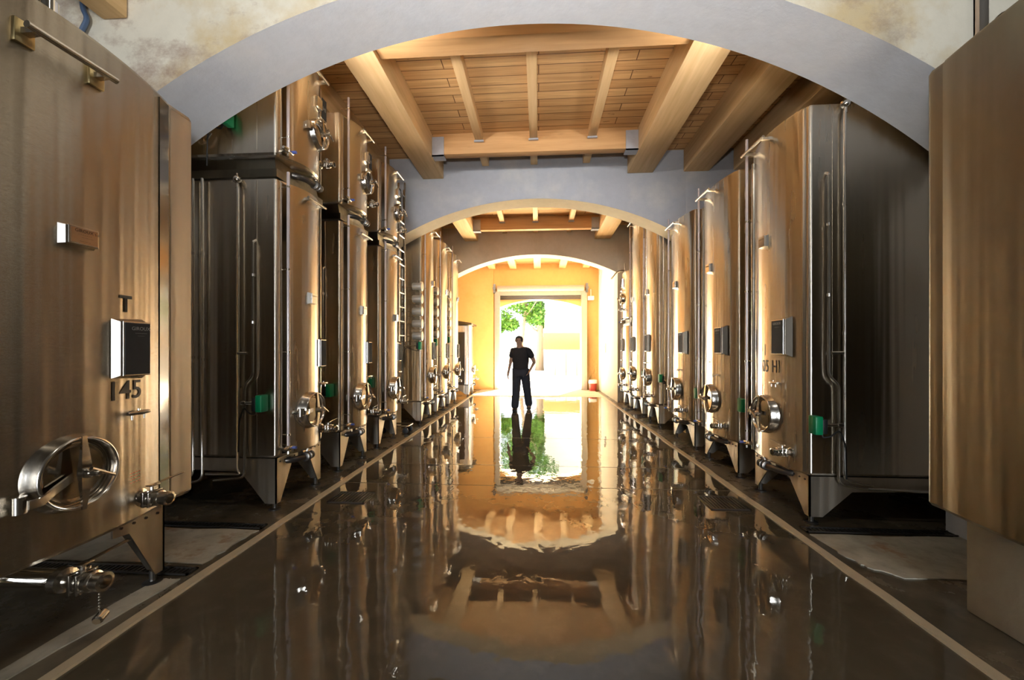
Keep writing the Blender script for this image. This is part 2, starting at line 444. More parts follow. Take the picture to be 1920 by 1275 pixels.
# ------------------------------------------------------------------ tanks
class Tank:
    """local frame: u away from the aisle, v along the aisle, z up; s = +1 right row, -1 left row"""
    def __init__(s, name, label, side, xf, y0, w, depth, z0, z1, bulge, corner, cat='wine tank', group=None):
        s.s, s.w, s.d, s.z0, s.z1, s.b, s.c = side, w, depth, z0, z1, bulge, corner
        s.step = .032 if corner else 0
        s.va = corner + .07 if corner else 0
        s.vb = w - corner - .07 if corner else w
        s.e = empty(name, (side * xf, y0, 0), label, cat, group)
    def fu(s, v):
        t = (v - s.va) / (s.vb - s.va)
        if t < 0 or t > 1: return 0
        return -s.step - s.b * (1 - (2 * t - 1) ** 2)
    def out(s, mb, name, mat, parent=None, **k):
        return mb.build(name, mat, parent or s.e, flip=s.s < 0, **k)
    def footprint(s):
        p = [(s.d, 0)]
        r = .03
        for k in range(5):
            a = PI / 2 * k / 4; p.append((r - r * math.sin(a), r - r * math.cos(a)))
        if s.c: p += [(0, s.c - .004), (-.008, s.c + .004)]
        n = 18
        for i in range(n + 1):
            v = s.va + (s.vb - s.va) * i / n
            if not s.c and (i == 0 or i == n): continue
            p.append((s.fu(v), v))
        if s.c: p += [(-.008, s.w - s.c - .004), (0, s.w - s.c + .004)]
        for k in range(5):
            a = PI / 2 * k / 4; p.append((r - r * math.cos(a), s.w - r + r * math.sin(a)))
        p.append((s.d, s.w))
        return p
    def inset(s, p, d):
        n = len(p); q = []
        for i in range(n):
            a = Vector(p[i - 1]); b = Vector(p[i]); c = Vector(p[(i + 1) % n])
            t = ((b - a).normalized() + (c - b).normalized())
            if t.length < 1e-6: t = c - a
            t.normalize(); nrm = Vector((-t.y, t.x))   # inward, checked by area sign
            q.append(b + nrm * d)
        return q
    def shell(s, mat, mati=None, neck=None):
        p = s.footprint()
        A = sum(p[i - 1][0] * p[i][1] - p[i][0] * p[i - 1][1] for i in range(len(p)))
        sg = 1 if A > 0 else -1
        mb = MB()
        lev = [(s.z0, .03), (s.z0 + .008, .012), (s.z0 + .025, 0), (s.z1 - .03, 0), (s.z1 - .01, .01), (s.z1, .035)]
        mb.rings([[(q[0], q[1], z) for q in s.inset(p, d * sg)] for z, d in lev])
        o = s.out(mb, 'shell', mat, ang=28)
        # weld bead on the near side wall
        wb = MB().box((.18, -.0035, s.z0 + .05), (.184, .001, s.z1 - .03))
        s.out(wb, 'weld_seam', M['fitting'])
        return o
    def strips(s):
        for va, vb in ((s.c + .008, s.va - .004), (s.w - s.c - .008, s.vb + .004)):
            mb = MB().rings([[(-.011, va, z), (-s.step - .003, vb, z), (-s.step + .004, vb, z), (-.002, va, z)] for z in (s.z0 + .03, s.z1 - .035)])
            s.out(mb, 'dark_reflection_strip', M['strip'])  # added dark overlay standing in for the bevel's dark reflection
    def neckring(s, z0, z1):
        mb = MB()
        def rect(i): return [(i, i), (s.d - i, i), (s.d - i, s.w - i), (i, s.w - i)]
        mb.rings([[(u, v, z) for u, v in rect(i)] for z, i in ((z0, .0), (z0 + .07, .0), (z0 + .075, .03), (z1, .05))])
        s.out(mb, 'support_collar', M['steel_dull'])
    def legs(s, zt, leg=.115, ins=0, fw=None, bolts=True):
        """skirt plates that narrow to four feet"""
        w, d = s.w, s.d
        for v0, dv in ((0, 1), (w, -1)):
            for u0, du in ((0, 1), (d, -1)):
                mb = MB(); t = .012
                fw_ = fw or w * .44; sw = .34 if d > .6 else d * .4
                V = lambda a: v0 + dv * a
                U = lambda a: u0 + du * a
                # front plate (constant u)
                mb.prism([(V(ins + .012), zt), (V(ins + fw_), zt), (V(ins + fw_), zt - .075), (V(ins + fw_ * .72), zt - .085), (V(ins + leg * .6), .06), (V(ins + .012), .06)], 0, U(.012), U(.012 + t))
                # side plate (constant v)
                mb.prism([(U(.012), zt), (U(d * .5), zt), (U(d * .5), zt - .10), (U(sw), zt - .12), (U(leg), .06), (U(.012), .06)], 1, V(ins + .012), V(ins + .012 + t))
                nf = len(mb.bm.faces)
                if bolts and u0 == 0:
                    for k in range(4): mb.cyl((U(.013), V(ins + .06 + .07 * k), zt - .035), (U(.004), V(ins + .06 + .07 * k), zt - .035), .008, 6)
                for k, fc in enumerate(mb.bm.faces): fc.material_index = 0 if k < nf else 1
                o = s.out(mb, 'leg', [M['leg_steel'], M['darksteel']], smooth=False)
                f = MB().cyl((U(.05), V(ins + .05), .012), (U(.05), V(ins + .05), .075), .018, 10).lathe((U(.05), V(ins + .05), 0), (0, 0, 1), [(0, .05), (.008, .05), (.014, .02)], 16)
                s.out(f, 'foot', M['darksteel'], o)
    def manway(s, v, z, R=.172, hinge=None, open_dark=False, drop=0):
        h = hinge if hinge is not None else (-1 if s.s < 0 else 1)   # hinge on the viewer's left
        f = s.fu(v)
        pr = MB().lathe((f + .05, v, z), (-1, 0, 0), [(0, R + .012), (.042, R + .012), (.055, R), (.098, R - .004), (.106, R - .008), (.108, R - .014), (.104, R - .02), (.07, R - .024), (.05, R - .024)], 48, cap=False)
        ring = s.out(pr, 'manway_collar', M['fitting'], ang=50)
        lid = MB().lathe((f + .05, v, z), (-1, 0, 0), [(.066, R - .022), (.072, R - .03), (.07, R - .045), (.055, R - .075), (.048, R * .3), (.046, .004)], 40)
        door = s.out(lid, 'manway_door', M['smoked'] if not open_dark else M['darksteel'], ang=70)
        u = f - .062
        arm = MB()
        hw = [(R - .002, .009, .004), (R * .5, .016, .012), (.0, .024, .02), (-R * .5, .016, .012), (-R + .002, .009, .004)]
        arm.rings([[(u - t, v - a, z + q), (u - t, v + a, z + q), (u + t * .3, v + a, z + q), (u + t * .3, v - a, z + q)] for q, a, t in hw])
        s.out(arm, 'cross_arm', M['chrome'], door)
        hd = MB().lathe((u, v, z), (-1, 0, 0), [(0, .026), (.03, .024), (.035, .014), (.075, .014), (.08, .009)], 14)
        dv = .075 if s.s < 0 else -.075
        hd.tube([(u - .068, v - dv * .35, z + .028), (u - .068, v + dv, z - .03)], [.010, .006], 8)
        s.out(hd, 'handle', M['fitting'], door)
        hb = MB().cyl((f - .02, v + h * (R + .03), z - .035 - drop), (f - .02, v + h * (R + .03), z + .035 - drop), .024, 12).cyl((f + .05, v + h * (R + .03), z - drop), (f - .02, v + h * (R + .03), z - drop), .02, 10)
        hb.rings([[(u - .006 + dd, v + h * q, z - .018 - drop * t), (u - .006 + dd, v + h * q, z + .018 - drop * t), (u + .006 + dd, v + h * q, z + .018 - drop * t), (u + .006 + dd, v + h * q, z - .018 - drop * t)] for q, t, dd in ((.02, .2, .03), (R * .55, .7, .025), (R * .9, 1, 0), (R + .03, 1, 0))])
        s.out(hb, 'hinge', M['fitting'], door)
    def bar(s, v0, v1, z, off=.085, r=.013):
        mb = MB(); f0, f1 = s.fu(v0), s.fu(v1); u = min(f0, f1) - off
        mb.cyl((u, v0 - .02, z), (u, v1 + .02, z), r, 12)
        for v, f in ((v0 + .02, f0), (v1 - .02, f1)):
            mb.rings([[(f + .01, v - .018, z - .016), (f + .01, v + .018, z - .016), (f + .01, v + .018, z + .012), (f + .01, v - .018, z + .012)],
                      [(u, v - .012, z - .012), (u, v + .012, z - .012), (u, v + .012, z + .008), (u, v - .012, z + .008)]])
        s.out(mb, 'top_rail', M['pipe'])
    def plate(s, v, z, wv, hz, name='name_plate', mat='fitting', off=.035, frame=None, writing=None):
        f = s.fu(v); u = f - off
        mb = MB().bbox((u, v - wv / 2, z - hz / 2), (u + .018, v + wv / 2, z + hz / 2), .003)
        # flared fixing piece behind it
        k = 1.3
        mb.rings([[(f + .012, v - wv / 2 * k, z - hz / 2 * 1.14), (f + .012, v + wv / 2 * k, z - hz / 2 * 1.14), (f + .012, v + wv / 2 * k, z + hz / 2 * 1.14), (f + .012, v - wv / 2 * k, z + hz / 2 * 1.14)],
                  [(u + .016, v - wv / 2 * .96, z - hz / 2 * .96), (u + .016, v + wv / 2 * .96, z - hz / 2 * .96), (u + .016, v + wv / 2 * .96, z + hz / 2 * .96), (u + .016, v - wv / 2 * .96, z + hz / 2 * .96)]])
        o = s.out(mb, name, M['fitting'], smooth=False)
        if frame:
            fm = MB().box((u - .003, v - wv / 2 + .008, z - hz / 2 + .008), (u + .001, v + wv / 2 - .008, z + hz / 2 - .008))
            s.out(fm, 'board_face', M[frame], o, smooth=False)
        if writing:
            for txt, size, dv, dz, mt, sp in writing:
                s.write(txt, size, v + dv, z + dz, mt, o, u - .004, sp)
        return o
    def write(s, txt, size, v, z, mat, parent=None, u=None, sp=1.0, bold=0., ys=1.0, name='lettering'):
        bm = text_mesh(txt, size, sp, bold)
        for q in bm.verts:
            x, y = q.co.x, q.co.y * ys
            vv = v + (x if s.s < 0 else -x)
            q.co = Vector(((s.fu(vv) - .0032) if u is None else u, vv, z + y))
        mb = MB(); mb.bm.free(); mb.bm = bm
        return s.out(mb, name, M[mat], parent, smooth=False)
    def tap(s, v, z, L=.11):
        f = s.fu(v); u = f - .045
        mb = MB().cyl((f + .01, v, z), (u, v, z), .010, 10).lathe((u, v - L / 2, z), (0, 1, 0), [(0, .009), (.012, .012), (.05, .012), (.06, .014), (L - .015, .012), (L, .008)], 12)
        for q in (-.3, .25): mb.cyl((u, v + L * q, z), (u, v + L * q, z - .035), .005, 8)
        mb.cyl((u, v, z), (u, v, z + .022), .006, 8)
        s.out(mb, 'sample_tap', M['fitting'])
    def valve(s, v, z, lever=1, k=1.0, name='outlet_valve', u=None, chain=False):
        f = s.fu(v) if u is None else u
        mb = MB().lathe((f + .03, v, z), (-1, 0, 0), [(0, .055 * k), (.03, .05 * k), (.04, .03 * k), (.075 * k, .03 * k)], 20)
        a = f - .05 * k
        mb.bbox((a, v - .042 * k, z - .042 * k), (a - .014 * k, v + .042 * k, z + .042 * k), .003)
        mb.bbox((a - .034 * k, v - .042 * k, z - .042 * k), (a - .046 * k, v + .042 * k, z + .042 * k), .003)
        mb.lathe((a, v, z), (-1, 0, 0), [(0, .034 * k), (.05 * k, .034 * k), (.055 * k, .042 * k), (.075 * k, .042 * k), (.08 * k, .034 * k), (.105 * k, .034 * k), (.11 * k, .038 * k), (.125 * k, .038 * k), (.128 * k, .026 * k), (.09 * k, .024 * k)], 22)
        for q in (-1, 1):
            for r in (-1, 1): mb.cyl((a + .008, v + q * .033 * k, z + r * .033 * k), (a - .055 * k, v + q * .033 * k, z + r * .033 * k), .006 * k, 6)
        o = s.out(mb, name, M['fitting'])
        hd = MB().cyl((a - .025 * k, v, z + .035 * k), (a - .025 * k, v, z + .07 * k), .010 * k, 8)
        hd.bbox((a - .045 * k, v - .02 * k, z + .066 * k), (a - .005 * k, v + .03 * lever * k, z + .074 * k), .002)
        hd.rings([[(a - .034 * k, v + lever * q, z + zz * k), (a - .016 * k, v + lever * q, z + zz * k), (a - .016 * k, v + lever * q, z + (zz + .006) * k), (a - .034 * k, v + lever * q, z + (zz + .006) * k)] for q, zz in ((.02, .07), (.10 * k, .076), (.19 * k, .082))])
        s.out(hd, 'lever_handle', M['fitting'], o)
        return o
    def drain(s, v0, v1, z, u=-.05, r=.028):
        mb = MB().tube([(u + .2, v0, z + .02), (u + .06, v0, z), (u, v0 + (v1 - v0) * .3, z), (u - .02, v1, z - .005)], r, 14, .06)
        d = 1 if v1 > v0 else -1
        mb.lathe((u - .02, v1, z - .005), (0, d, -.02), [(-.06, r + .004), (-.055, r + .016), (-.04, r + .016), (-.035, r + .004), (-.015, r + .004), (-.01, r + .016), (.0, r + .016), (.004, r + .004), (.035, r + .004), (.04, r + .01), (.055, r + .01), (.056, r - .006)], 18)
        o = s.out(mb, 'drain_pipe', M['darksteel'])
        hd = MB().cyl((u - .02, v1 - d * .02, z), (u - .02, v1 - d * .02, z + .07), .009, 8).tube([(u - .05, v1 - d * .06, z + .07), (u + .0, v1 + d * .06, z + .075)], .008, 8)
        s.out(hd, 'valve_handle', M['fitting'], o)
    def level_tube(s, v, u, z0, z1, bottomvalve=True):
        mb = MB().tube([(u, v, z0), (u, v, z1)], .014, 12)
        o = s.out(mb, 'level_tube', M['tube'])
        n = max(2, int((z1 - z0) / .55))
        for k in range(n):
            z = z0 + .12 + (z1 - z0 - .25) * k / (n - 1)
            s.out(MB().lathe((u, v, z), (0, 0, 1), [(-.008, .0135), (-.008, .018), (.008, .018), (.008, .0135)], 12).cyl((u - .006, v, z), (.02, v, z), .004, 6), 'tube_clip', M['fitting'], o)
        if bottomvalve:
            bv = MB().lathe((u, v - .07, z0), (0, 1, 0), [(0, .012), (.02, .02), (.05, .02), (.055, .026), (.085, .026), (.09, .018), (.13, .016), (.14, .01)], 12).cyl((u, v, z0), (.04, v, z0), .012, 8).cyl((u, v, z0 - .05), (u, v, z0 + .05), .012, 8)
            b = s.out(bv, 'level_valve', M['fitting'], o)
            s.out(MB().cyl((u - .02, v + .03, z0 + .0), (u - .055, v + .03, z0), .013, 10), 'blue_cap', M['blue'], b)
    def cool_pipe(s, pts, r=.012, name='cooling_pipe', ball=None):
        mb = MB().tube(pts, r, 10, .06)
        o = s.out(mb, name, M['pipe'])
        for a, b in zip(pts, pts[1:]):
            if (Vector(b) - Vector(a)).length > 1:
                for t in (.25, .6):
                    s.out(MB().lathe(Vector(a).lerp(Vector(b), t), Vector(b) - Vector(a), [(-.012, r - .001), (-.012, r + .004), (.012, r + .004), (.012, r - .001)], 10), 'pipe_clip', M['fitting'], o)
        if ball:
            s.out(MB().sphere(ball, .036).cyl((ball[0], ball[1], ball[2] - .075), ball, .013).cyl(ball, (ball[0], ball[1], ball[2] + .055), .008), 'air_vent', M['fitting'], o)
        return o
    def actuator(s, u, v, z, pipe_u):
        b = MB().bbox((u - .045, v - .045, z - .072), (u + .012, v + .045, z + .072), .008)
        o = s.out(b, 'valve_actuator', M['green'])
        s.out(MB().bbox((u + .0125, v - .038, z - .066), (u + .05, v + .038, z + .05), .005), 'actuator_back', M['black'], o)
        s.out(MB().cyl((u + .05, v, z), (pipe_u, v, z), .014, 10).lathe((pipe_u - .03, v, z), (1, 0, 0), [(0, .02), (.02, .024), (.04, .02)], 12), 'actuator_stem', M['fitting'], o)
        s.out(MB().tube([(u + .03, v, z - .064), (u + .035, v, z - .10), (u + .09, v - .01, z - .09), (pipe_u - .02, v - .012, z - .03), (pipe_u + .025, v - .012, z - .16), (pipe_u + .03, v - .012, z - .42)], .006, 6, .04), 'cable', M['black'], o)

RIGHT_ROOM1 = (('first right steel tank behind the front arch, green box on its near side', 3.36, .84),
               ('middle of the three tall steel tanks in right row of first bay', 4.51, .90),
               ('last tall steel tank in right row before the grey arch wall', 5.73, .90))
for i, (lab, y0, w) in enumerate(RIGHT_ROOM1):
    T = Tank('wine_tank', lab, 1, 2.17, y0, w, 2.3, .39, 3.395, .085, 0)
    T.shell(M['steel']); T.legs(.385); c = w * .53
    T.manway(c, .825, open_dark=(i == 2)); T.bar(.36, .70, 3.315)
    T.plate(c + .02, 2.405, .10, .10, writing=[('GIROUX', .02, 0, .022, 'ink', 1), ('s.a.', .014, 0, -.005, 'ink', 1), ('- - - -', .02, 0, -.03, 'ink', 1)])
    T.plate(c - .22 if i == 0 else c - .25, 1.52, .17, .30, 'slate_board', frame='board', off=.05, writing=[('GIROUX', .03, 0, .115, 'chalk', 1), ('-----------', .016, 0, .085, 'chalk', 1)])
    T.tap(c - .17, 1.121); T.valve(c - .29, .545, lever=1, k=.85); T.drain(c - .22, c + .07, .345)
    T.level_tube(w - .03, -.075, .476, 3.53); T.cool_pipe([(-.03, w - .075, .42), (-.03, w - .075, 3.26)], .02, 'stand_pipe')
    T.cool_pipe([(.25, -.035, 3.3), (.25, -.035, .37), (.46, -.035, .335)], .011, ball=(.255, -.035, 3.36))
    T.cool_pipe([(.13, .0, 2.83), (.13, -.035, 2.81), (.13, -.035, 1.20), (.205, -.035, 1.13), (.205, -.035, .34), (.42, -.035, .31)], .011)
    T.cool_pipe([(.15, -.036, 1.385), (.24, -.036, 1.385)], .012, 'link_pipe')
    T.actuator(.03, -.06, .815, .205)
    if i == 1: T.write('HI', .09, c + .02, 1.26, 'ink', ys=1.5)
    if i == 0:
        T.write('1', .10, c + .02, 1.405, 'ink', ys=1.5); T.write('105 HI', .105, c - .03, 1.257, 'ink', ys=1.5, sp=1.12)
        T.cool_pipe([(.42, -.035, .31), (.8, -.04, .3), (1.3, -.02, .29)], .012, 'hose')

LEFT_ROOM1 = (('first lower steel tank behind front arch in left row, green box beside its near corner', 3.33),
              ('middle lower steel tank in left row of first bay, carrying a dark-doored tank above', 4.45),
              ('lower steel tank in left row beneath the hanging ladder', 5.57))
for i, (lab, y0) in enumerate(LEFT_ROOM1):
    w = .74
    T = Tank('wine_tank', lab, -1, 2.28, y0, w, 2.2, .46, 2.92, .075, .05)
    T.shell(M['steel']); T.strips(); T.legs(.455)
    T.manway(.345, .84, R=.168)
    T.bar(.26, .52, 2.83, .05)
    T.plate(.35, 1.90, .09, .10, writing=[('GIROUX', .018, 0, .022, 'ink', 1), ('s.a.', .014, 0, -.005, 'ink', 1)])
    T.plate(.55, 1.38, .10, .27, 'slate_board', frame='board', off=.05)
    T.tap(.60, 1.07, .14); T.valve(.655, .60, lever=1, k=.9, u=-.04); T.drain(.16, .36, .40)
    T.level_tube(.055, -.07, .54, 2.98)
    T.cool_pipe([(.33, -.035, 2.82), (.33, -.035, .37), (.30, -.035, .33), (.62, -.035, .325)], .012, ball=(.335, -.035, 2.89))
    T.cool_pipe([(.19, .0, 2.37), (.19, -.035, 2.35), (.19, -.035, 1.18), (.265, -.035, 1.10), (.265, -.035, .30), (.55, -.035, .27)], .012)
    T.cool_pipe([(.655, -.035, 2.91), (.655, -.035, .27), (.8, -.035, .24)], .012); T.cool_pipe([(.74, -.035, 2.91), (.74, -.035, .30), (.9, -.035, .27)], .010)
    T.cool_pipe([(.24, -.036, 1.38), (.33, -.036, 1.38)], .012, 'link_pipe')
    T.actuator(.11, -.06, .95, .265)
UPPER = ('small steel tank stacked highest nearest the front arch, polished round door and chalk board',
         'small steel tank stacked on the middle left tank, dark open round door',
         'small steel tank stacked on the left tank by the ladder')
for i, (_, y0) in enumerate(LEFT_ROOM1):
    w = .74
    T = Tank('upper_wine_tank', UPPER[i], -1, 2.28, y0, w, 2.2, 3.11, 4.17, .075, .05)
    T.shell(M['steel']); T.strips(); T.neckring(2.924, 3.112)
    T.manway(.46, 3.53, R=.14, open_dark=(i == 1)); T.valve(.64, 3.32, lever=1, k=.8, u=-.04); T.drain(.30, .55, 3.06, -.03)
    T.plate(.46, 3.84, .09, .10); T.plate(.60, 3.86, .10, .22, 'slate_board', frame='board', off=.05, writing=[('HI', .06, 0, 0, 'chalk', 1)])
    T.bar(.3, .56, 4.1, .05); T.level_tube(.055, -.07, 3.17, 4.35 if i else 4.3)
    T.actuator(.42, -.06, 3.42, .55)
    T.cool_pipe([(.57, -.036, 3.30), (.62, -.036, 3.22), (.68, -.036, 3.20), (.72, -.036, 3.33)], .007, 'cable_loop')

LR2 = (('left tall steel tank nearest beyond the grey arch, hung with a column of five drums', 7.5, .75), ('middle left tank beyond the grey arch, with drums on its near side', 8.68, .82), ('last left tank before the tan arch', 9.92, .86))
for i, (lab, y0, w) in enumerate(LR2):
    T = Tank('wine_tank', lab, -1, 2.24, y0, w, 2.2, .42, 3.85 + .03 * i, .085, .05)
    T.shell(M['steel']); T.legs(.415); c = w * .5
    T.manway(c, .915, R=.165); T.bar(.3, .6, 3.76); T.plate(c, 2.75, .08, .10); T.plate(c + .05, 1.40, .10, .34, 'slate_board', frame='board', off=.04)
    T.tap(c + .1, 1.1); T.valve(w - .1, .6, k=.9); T.drain(.2, .5, .36); T.level_tube(.04, -.06, .5, 4.05)
    for k in range(5):
        z = 1.68 + .235 * k + .09 * i
        mb = MB().lathe((.14, -.10, z), (-1, 0, 0), [(0, .06), (.012, .07), (.15, .07), (.155, .09), (.185, .09), (.191, .08), (.188, .02)], 24)
        o = T.out(mb, 'coil_drum', M['white_steel'])
        T.out(MB().cyl((.36, -.10, z), (.141, -.10, z), .012, 8).cyl((.36, -.10, z - .10), (.0, -.10, z - .10), .008, 6), 'drum_pipe', M['pipe'], o)
    T.cool_pipe([(.36, -.05, 2.95 + .1 * i), (.36, -.05, .4)], .03, 'stand_pipe', ball=(.36, -.05, 3.02 + .1 * i))
    T.actuator(.02, -.07, 1.5 + .09 * i, .3)
RR2 = (('right tall steel tank nearest beyond the grey arch, dark open door', 7.5, .78, 4.35), ('right tall steel tank second beyond the grey arch', 8.66, .84, 4.35))
for i, (lab, y0, w, zt) in enumerate(RR2):
    T = Tank('wine_tank', lab, 1, 2.2, y0, w, 2.2, .40, zt, .085, 0)
    T.shell(M['steel']); T.legs(.395); c = w * .55
    T.manway(c, .89, open_dark=(i == 0)); T.bar(.3, .6, 4.25); T.plate(c, 2.55, .08, .10); T.plate(c - .05, 1.55, .12, .32, 'slate_board', frame='board', off=.05)
    T.tap(c, 1.17, .2); T.valve(c - .25, .56, k=.9); T.drain(c - .22, c + .1, .36); T.level_tube(w - .03, -.07, .46, 4.45)
    T.cool_pipe([(.08, -.035, 4.2), (.08, -.035, .4)], .014); T.actuator(.03, -.06, .9, .1)
T = Tank('wine_tank', 'short lower steel tank beside the pale right wall, under a stacked tank', 1, 2.2, 9.78, .78, 2.2, .40, 2.02, .085, 0)
T.shell(M['steel']); T.legs(.395); T.manway(.43, .83, R=.16); T.tap(.4, 1.17, .18); T.valve(.25, .56, k=.9); T.drain(.2, .55, .40); T.level_tube(.74, -.06, .46, 1.98)
T.plate(.4, 1.55, .12, .3, 'slate_board', frame='board', off=.05)
T = Tank('upper_wine_tank', 'short steel tank stacked in right row beside the pale wall, spout sticking out on top', 1, 2.2, 9.78, .78, 2.2, 2.2, 3.38, .085, 0)
T.shell(M['steel']); T.neckring(2.024, 2.202); T.manway(.43, 2.70, R=.15); T.valve(.25, 2.42, k=.9); T.drain(.2, .5, 2.2); T.tap(.4, 2.9, .16); T.level_tube(.74, -.06, 2.15, 3.3)
T.plate(.42, 3.1, .1, .22, 'slate_board', frame='board', off=.05)
T.cool_pipe([(.0, .5, 3.37), (-.02, .5, 3.44), (-.2, .5, 3.42), (-.36, .5, 3.22)], .022, 'spout')
T.cool_pipe([(-.02, .5, 3.42), (-.02, .5, 3.62)], .012, 'spout_lever')

# short tank by the ochre end wall
T = Tank('wine_tank', 'short steel tank at far left against the ochre wall, dark near side and sunlit front', -1, 2.14, 12.15, .9, 1.9, .34, 2.2, .05, 0)
T.shell(M['steel']); T.legs(.335, bolts=False); T.manway(.55, .8, R=.16); T.valve(.75, .5, k=.9); T.drain(.3, .6, .33)
T.out(MB().box((.13, -.012, .36), (1.8, -.001, 1.98)), 'shade_panel', M['darksteel'], smooth=False)  # dark sheet added to stand in for shade on the near side
T.out(MB().prism([(-.09, 2.205), (1.85, 2.205), (1.85, 2.5), (1.4, 2.5), (-.09, 2.26)], 1, -.03, .93), 'sloped_lid', M['steel_dull'], smooth=False)

# foreground tanks
T = Tank('wine_tank', 'large foreground steel tank marked T 145 with big polished round door', -1, 2.28, .93, 1.56, 2.1, .465, 2.94, .075, .29)
T.step = .04
T.c = .18
T.va, T.vb = .28, 1.28
T.shell(M['steel_dimmed']); T.strips()
T.legs(.46, ins=.18, fw=.31)
T.manway(.78, .836, R=.172, drop=.075)
T.plate(.80, 1.935, .125, .085, mat='copper', off=.04, frame='copper', writing=[('GIROUX s.a.', .02, .012, .022, 'ink', 1), ('--- ------ ---', .011, .01, -.006, 'ink', 1), ('- - - - - - -', .014, .0, .006, 'ink', 1), ('----- --- --', .012, 0, -.024, 'ink', 1)])
T.plate(1.045, 1.412, .145, .285, 'slate_board', frame='board', off=.065, writing=[('GIROUX', .026, .015, .105, 'chalk', 1), ('---------------', .013, .015, .082, 'chalk', 1), ('- - - - -', .013, .015, .068, 'chalk', 1)])
T.write('T', .12, 1.04, 1.645, 'ink', bold=.003); T.write('145', .14, 1.04, 1.188, 'ink', bold=.001, sp=1.0)
for k in range(4): T.write('- - - -', .03, 1.10, .742 - .017 * k, 'red', name='red_notice')
T.tap(1.075, 1.069, .12); T.valve(1.13, .59, lever=1, k=1.0)
T.out(MB().bbox((-.075, .50, .55), (-.07, .55, .60), .001), 'sticker', M['white']); T.out(MB().box((-.079, .50, .55), (-.0745, .525, .572)), 'sticker', M['red'], smooth=False)
T.bar(.59, .90, 2.745, .07, .015)
for v in (.61, .88): T.out(MB().bbox((T.fu(v) - .012, v - .035, 2.69), (T.fu(v) + .02, v + .035, 2.79), .004), 'rail_bracket', M['brass'])
T.out(MB().lathe((.03, .80, 2.93), (0, 0, 1), [(0, .034), (.03, .034), (.033, .04), (.05, .04), (.055, .036), (.12, .036), (.123, .031)], 28), 'top_chimney', M['chrome'])
for va, vb in ((.02, .165), (1.395, 1.54)):
    T.out(MB().box((-.0025, va, .50), (.002, vb, 2.9)), 'front_panel', M['steel_flat'], smooth=False)
o = T.valve(.78, .335, lever=1, k=1.1, u=-.09, name='bottom_valve')
T.out(MB().tube([(.3, .62, .42), (.12, .68, .40), (-.03, .77, .345), (-.08, .78, .335)], .04, 16, .08), 'outlet_pipe', M['chrome'], o)
ch = MB()
for k in range(9): ch.lathe((-.23, .80, .29 - .014 * k), (0, 0, 1), [(-.006, .002), (0, .005), (.006, .002)], 6)
T.out(ch, 'chain', M['fitting'], o)
T.out(MB().lathe((-.25, .77, .155), (.3, .9, .25), [(0, .016), (.008, .022), (.05, .022), (.06, .014)], 14), 'end_cap', M['fitting'], o)

T = Tank('wine_tank', 'large blank steel tank at right foreground raised on a concrete block', 1, 2.17, .80, 1.59, 2.2, .535, 2.965, .05, .10)
T.step = .02
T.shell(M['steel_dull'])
# hatch flap standing open on its roof, seen at the top right corner
T.out(MB().box((.015, 1.35, 2.966), (.08, 1.358, 3.5)).box((.015, 1.33, 2.966), (.022, 1.358, 3.5)), 'roof_post', M['steel_flat'], smooth=False)
pts = [(.125 + .085 * math.cos(PI * k / 16), 2.967 + .085 * math.sin(PI * k / 16)) for k in range(17)]
T.out(MB().prism(pts, 1, 1.30, 1.312), 'roof_hatch', M['steel_flat'], smooth=False)
T.out(MB().tube([(p[0], 1.296, p[1] + .004) for p in pts], .005, 8), 'hatch_rim', M['pipe'])
for k, (yy, lab) in enumerate(((2.16, 'pale concrete block under the far corner of the blank right tank'),)):
    o = MB().bbox((2.30, 1.72, -.001), (2.95, 2.16 + .15, .532), .012).build('concrete_plinth', M['plinth']); tag(o, lab, 'plinth')
o = MB().bbox((2.30, .85, -.001), (2.95, 1.25, .532), .012).build('concrete_plinth', M['plinth']); tag(o, 'pale concrete block under the near corner of the blank right tank', 'plinth')

# ------------------------------------------------------------------ loose things
e = empty('ladder', (-2.315, 6.45, 1.56), 'steel ladder hung in the gap beside the last stacked left tank', 'ladder')
for y in (0, .29):
    mb = MB().bbox((-.02, y - .012, 0), (.02, y + .012, 2.62), .003)
    if y: mb.tube([(0, y, 2.62), (0, y, 2.74), (-.0, y + .05, 2.78), (-.0, y + .06, 2.4)], .007, 8, .03)
    else:
        for z in (.3, 2.3): mb.cyl((-.04, y, z), (-.04, -.137, z), .008, 8).cyl((-.04, y, z), (0, y, z), .008, 8)
    mb.build('side_rail', M['pipe'], e)
for k in range(11): MB().cyl((0, .012, .1 + .24 * k), (0, .278, .1 + .24 * k), .014, 10).build('rung', M['pipe'], e)

e = empty('hose_trolley', (-2.35, 6.72, 0), 'low steel trolley on black castors between left tank and grey arch', 'trolley')
MB().tube([(-.35, -.13, .13), (.15, -.13, .13), (.15, .13, .13), (-.35, .13, .13), (-.35, -.13, .13)], .013, 8, .03).tube([(-.3, 0, .13), (-.3, 0, .62), (-.22, 0, .7)], .013, 8, .05).tube([(-.3, -.12, .4), (-.3, .12, .4)], .01, 8).build('frame', M['pipe'], e)
for x in (-.28, .1):
    for y in (-.11, .11):
        w = MB().lathe((x, y - .015, .05), (0, 1, 0), [(0, .03), (.004, .05), (.026, .05), (.03, .03)], 16).build('castor', M['black'], e)
        MB().cyl((x, y, .06), (x, y, .125), .012, 8).build('castor_fork', M['fitting'], w)

